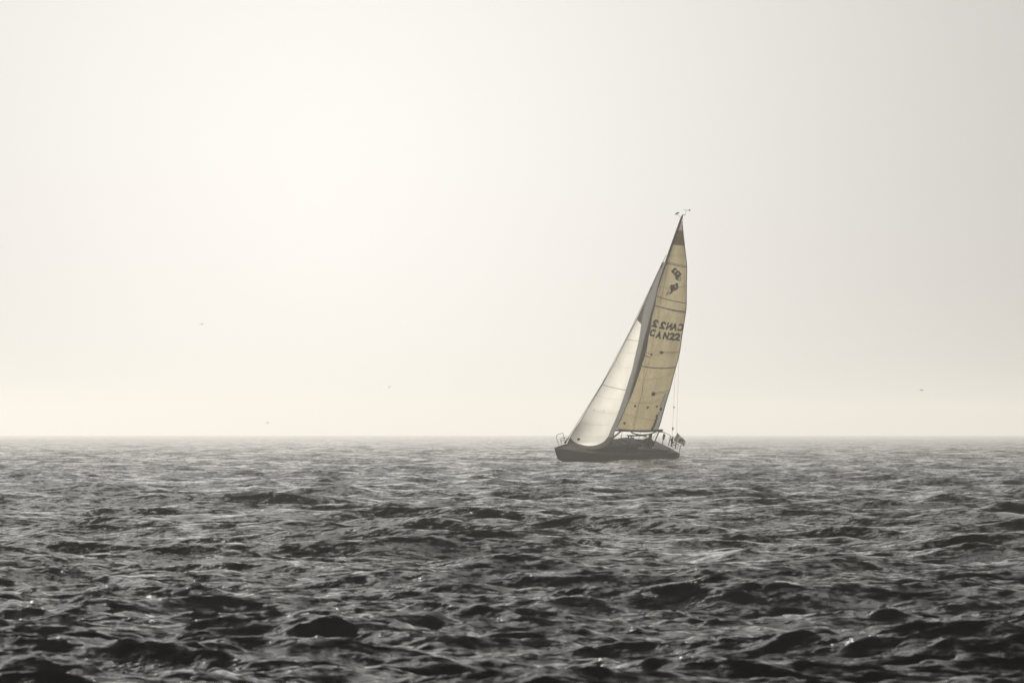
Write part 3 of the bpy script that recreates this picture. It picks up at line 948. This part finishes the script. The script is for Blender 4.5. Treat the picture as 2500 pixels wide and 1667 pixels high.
tube('pushpit_rail', [L(1639, 1086, -.6), L(1645, 1086.5, -.3), L(1650, 1086, .1)], .022, M_steel, boat, 6)
v_, f_ = tube_geo([L(1641, 1070, -.55), L(1640, 1076, -.5), L(1641.5, 1083, -.4)], .08, 8, .05); link_mesh('outboard_motor', v_, f_, M_canvas, boat)
for sd in (-1, 1):
    prev = None
    for x in (2.4, .9, -.6, -2.1, -3.5):
        s = (x - X_STERN) / LOA
        foot = Vector((x, sd * (half_beam(s) - .06), sheer(s)))
        if sd < 0 or x < -9:
            tube('stanchion', [foot, foot + Vector((0, 0, .56))], .012, M_steel, boat, 6)
    if sd < 0:
        for hh in (.55, .29):
            tube('lifeline', [Vector((x, sd * (half_beam((x - X_STERN) / LOA) - .06), sheer((x - X_STERN) / LOA) + hh)) for x in (3.6, 2.4, .9, -.6, -2.1, -3.5, -4.4)], .006, M_wire, boat, 5)
# two long curved tubes lashed over the hatch, and the fittings under them
tube('bimini_frame', [L(1541, 1055.3, .1), L(1552, 1059.3, .1), L(1565, 1061.8, .1), L(1580, 1060.8, .1), L(1592, 1058, .15), L(1601, 1053.8, .2)], .038, M_black, boat, 6)
tube('bimini_frame', [L(1531, 1062.6, -.1), L(1545, 1063.6, -.1), L(1558, 1063, -.1), L(1570, 1063, -.1), L(1578, 1065.4, -.1)], .040, M_black, boat, 6)
tube('bimini_frame', [L(1552.5, 1062.5, -.1), L(1566, 1061, 0), L(1584, 1059.5, .1)], .028, M_black, boat, 6)
for a, c in (((1535, 1064), (1534.5, 1070)), ((1541, 1064), (1540.5, 1072))):
    tube('bimini_bracket', [L(*a), L(*c)], .04, M_canvas, boat, 6)
# steering wheel and pedestal
wc = Vector((-3.0, 0, .90))
tube('steering_wheel', [wc + Vector((.05 * math.cos(a), .42 * math.cos(a), .42 * math.sin(a))) for a in [k * math.pi / 12 for k in range(25)]], .016, M_steel, boat, 6)
tube('steering_pedestal', [(-2.9, 0, .6), (-2.92, 0, .95)], .07, M_cabin, boat, 8)

# ------------------------------------------------------------------ flag on its staff at the stern
staff0, staff1 = L(1641.5, 1091, -.1), L(1654.6, 1055.8, -.1)
tube('flag_staff', [staff0, staff1], .012, M_wire, boat, 6)
def flag_pt(a, c, off=0):
    """a: along the fly 0..1, c: along the hoist 0 (top)..1"""
    A, B_, C_, D_ = (1654.2, 1057), (1674.2, 1076.8), (1669.6, 1089.6), (1644.2, 1073.2)
    x = (A[0] * (1 - a) + B_[0] * a) * (1 - c) + (D_[0] * (1 - a) + C_[0] * a) * c
    y = (A[1] * (1 - a) + B_[1] * a) * (1 - c) + (D_[1] * (1 - a) + C_[1] * a) * c
    y += 1.2 * math.sin(a * 7.0) * c
    return L(x, y, -.1 + .5 * a + .06 * math.sin(a * 9 + c * 2) + off)
def flag_part(name, a0, a1, m, parent):
    V = [flag_pt(a0 + (a1 - a0) * i / 6, j / 6) for j in range(7) for i in range(7)]
    Fc = [(j * 7 + i, j * 7 + i + 1, j * 7 + i + 8, j * 7 + i + 7) for j in range(6) for i in range(6)]
    return link_mesh(name, V, Fc, m, parent)
flag = flag_part('flag', 0, .27, M_flag_dark, boat)
flag_part('pale_band', .27, .70, M_flag_pale, flag)
flag_part('dark_band', .70, 1.0, M_flag_dark, flag)
leaf = [(0, -1), (.16, -.62), (.36, -.72), (.30, -.25), (.62, -.5), (.68, -.3), (.98, -.32), (.82, 0), (.95, .12), (.45, .48), (.5, .66), (.06, .58), (.06, 1), (-.06, 1), (-.06, .58), (-.5, .66), (-.45, .48), (-.95, .12), (-.82, 0), (-.98, -.32), (-.68, -.3), (-.62, -.5), (-.30, -.25), (-.36, -.72), (-.16, -.62)]
V = [flag_pt(.485, .5, .02)] + [flag_pt(.485 + .15 * a, .5 + .34 * c, .02) for a, c in leaf]
link_mesh('maple_leaf', V, [(0, 1 + k, 1 + (k + 1) % len(leaf)) for k in range(len(leaf))], M_flag_dark, flag)

# ------------------------------------------------------------------ the helmsman
def person(name, joints, bones, mats_by_z, root_index, world):
    me = bpy.data.meshes.new(name + '_skeleton')
    me.from_pydata([j[0] for j in joints], bones, [])
    o = bpy.data.objects.new(name + '_skeleton', me)
    col.objects.link(o)
    md = o.modifiers.new('skin', 'SKIN')
    md.use_smooth_shade = True
    sv = me.skin_vertices[0].data
    for i, j in enumerate(joints):
        sv[i].radius = (j[1], j[1] * (j[2] if len(j) > 2 else 1))
    sv[root_index].use_root = True
    sb = o.modifiers.new('sub', 'SUBSURF'); sb.levels = 2
    bpy.context.view_layer.update()
    m = bpy.data.meshes.new_from_object(o.evaluated_get(bpy.context.evaluated_depsgraph_get()))
    bpy.data.objects.remove(o)
    p = bpy.data.objects.new(name, m)
    col.objects.link(p)
    p.matrix_world = world
    m.materials.clear()
    for x in mats_by_z:
        m.materials.append(x)
    return p
base_pt = L(1587, 1079, -.15)
bx, bz = base_pt.x, base_pt.z - .40
by = -.15
def J(x, y, z, r, q=1.0): return (Vector((bx + x, by + y, bz + z)), r, q)
joints = [J(0, 0, 0, .24, .95), J(.03, 0, .28, .235, .85), J(.06, 0, .50, .21, .75), J(.08, 0, .62, .085), J(.10, 0, .72, .100), J(.11, 0, .84, .112, 1.1), J(.12, 0, .93, .075),
          J(.05, .25, .48, .11), J(.22, .42, .22, .085), J(.46, .38, .16, .060), J(.54, .36, .16, .048),
          J(.05, -.25, .48, .11), J(.22, -.42, .22, .085), J(.46, -.38, .16, .060), J(.54, -.36, .16, .048),
          J(.12, .14, -.02, .14), J(.50, .18, .06, .10), J(.54, .18, -.34, .07), J(.66, .18, -.38, .055),
          J(.12, -.14, -.02, .14), J(.50, -.18, .06, .10), J(.54, -.18, -.34, .07), J(.66, -.18, -.38, .055)]
bones = [(0, 1), (1, 2), (2, 3), (3, 4), (4, 5), (5, 6), (2, 7), (7, 8), (8, 9), (9, 10), (2, 11), (11, 12), (12, 13), (13, 14), (0, 15), (15, 16), (16, 17), (17, 18), (0, 19), (19, 20), (20, 21), (21, 22)]
helm = person('person', joints, bones, [M_jacket, M_skin], 0, BOAT_M)
for p in helm.data.polygons:
    c = p.center - Vector((bx, by, bz))
    if c.z > .67 and c.z < .86 and c.x > .15:
        p.material_index = 1
helm['label'] = 'hooded person in a dark jacket sitting at the helm of the sailboat'
helm['category'] = 'person'

# ------------------------------------------------------------------ gulls
M_gull = mat('gull_plumage', (.30, .29, .27), .8, .2, noise=.2, nscale=10)
def gull(u, v, dist, heading, span, up, label, bank=0.0):
    """one gull: a tapered body with head and tail, and two bent wings; up = how far the wing tips rise"""
    V, Fc = [], []
    body = [(-.30, .012, 0), (-.22, .035, .004), (-.08, .062, 0), (.06, .066, 0), (.16, .045, .01), (.21, .040, .022), (.26, .030, .02), (.31, .008, .01)]
    seg = 8
    for x, r, z in body:
        for k in range(seg):
            a = 2 * math.pi * k / seg
            V.append(Vector((x, r * math.cos(a), z + r * .9 * math.sin(a))))
    for i in range(len(body) - 1):
        for k in range(seg):
            k2 = (k + 1) % seg
            Fc.append((i * seg + k, i * seg + k2, (i + 1) * seg + k2, (i + 1) * seg + k))
    o = len(V)
    V += [Vector((-.28, 0, .008)), Vector((-.42, .07, .01)), Vector((-.42, -.07, .01))]
    Fc.append((o, o + 1, o + 2))
    h = span / 2
    for sd in (-1, 1):
        ribs = [(0.03, 0.0, .16), (.35, up * .75, .17), (.55, up * 1.0, .15), (.80, up * .85, .10), (1.0, up * .5, .02)]
        o = len(V)
        for q, zz, ch in ribs:
            y = sd * (.04 + q * (h - .04))
            lead = .10 + .06 * math.sin(q * 3.2) - .16 * max(0, q - .5)
            z = zz * h
            V += [Vector((lead, y, z)), Vector((lead - ch * .4, y, z + .014)), Vector((lead - ch, y, z - .004)), Vector((lead - ch * .4, y, z - .012))]
        for i in range(len(ribs) - 1):
            for k in range(4):
                k2 = (k + 1) % 4
                Fc.append((o + i * 4 + k, o + i * 4 + k2, o + (i + 1) * 4 + k2, o + (i + 1) * 4 + k))
    g = link_mesh('gull', V, Fc, M_gull, None)
    g.location = Vector((0, 0, CAM_H)) + sight(u, v) * dist
    g.rotation_euler = (R(bank), 0, R(heading))
    g['label'] = label
    g['category'] = 'gull'
    g['group'] = 'gulls flying in the fog'
    return g
gull(493, 790.5, 800, -62, .95, -.30, 'gull with drooping wings gliding highest in the left sky', bank=14)
gull(951, 945.5, 900, 70, .70, .55, 'gull with raised wings flying left of the jib in mid sky', bank=-10)
gull(653.5, 1032.5, 1000, 60, .85, .45, 'faint gull with raised wings just above the left horizon', bank=-18)
gull(2250, 952, 760, 8, 1.0, .12, 'gull seen side on as a dark dash in the right sky', bank=6)
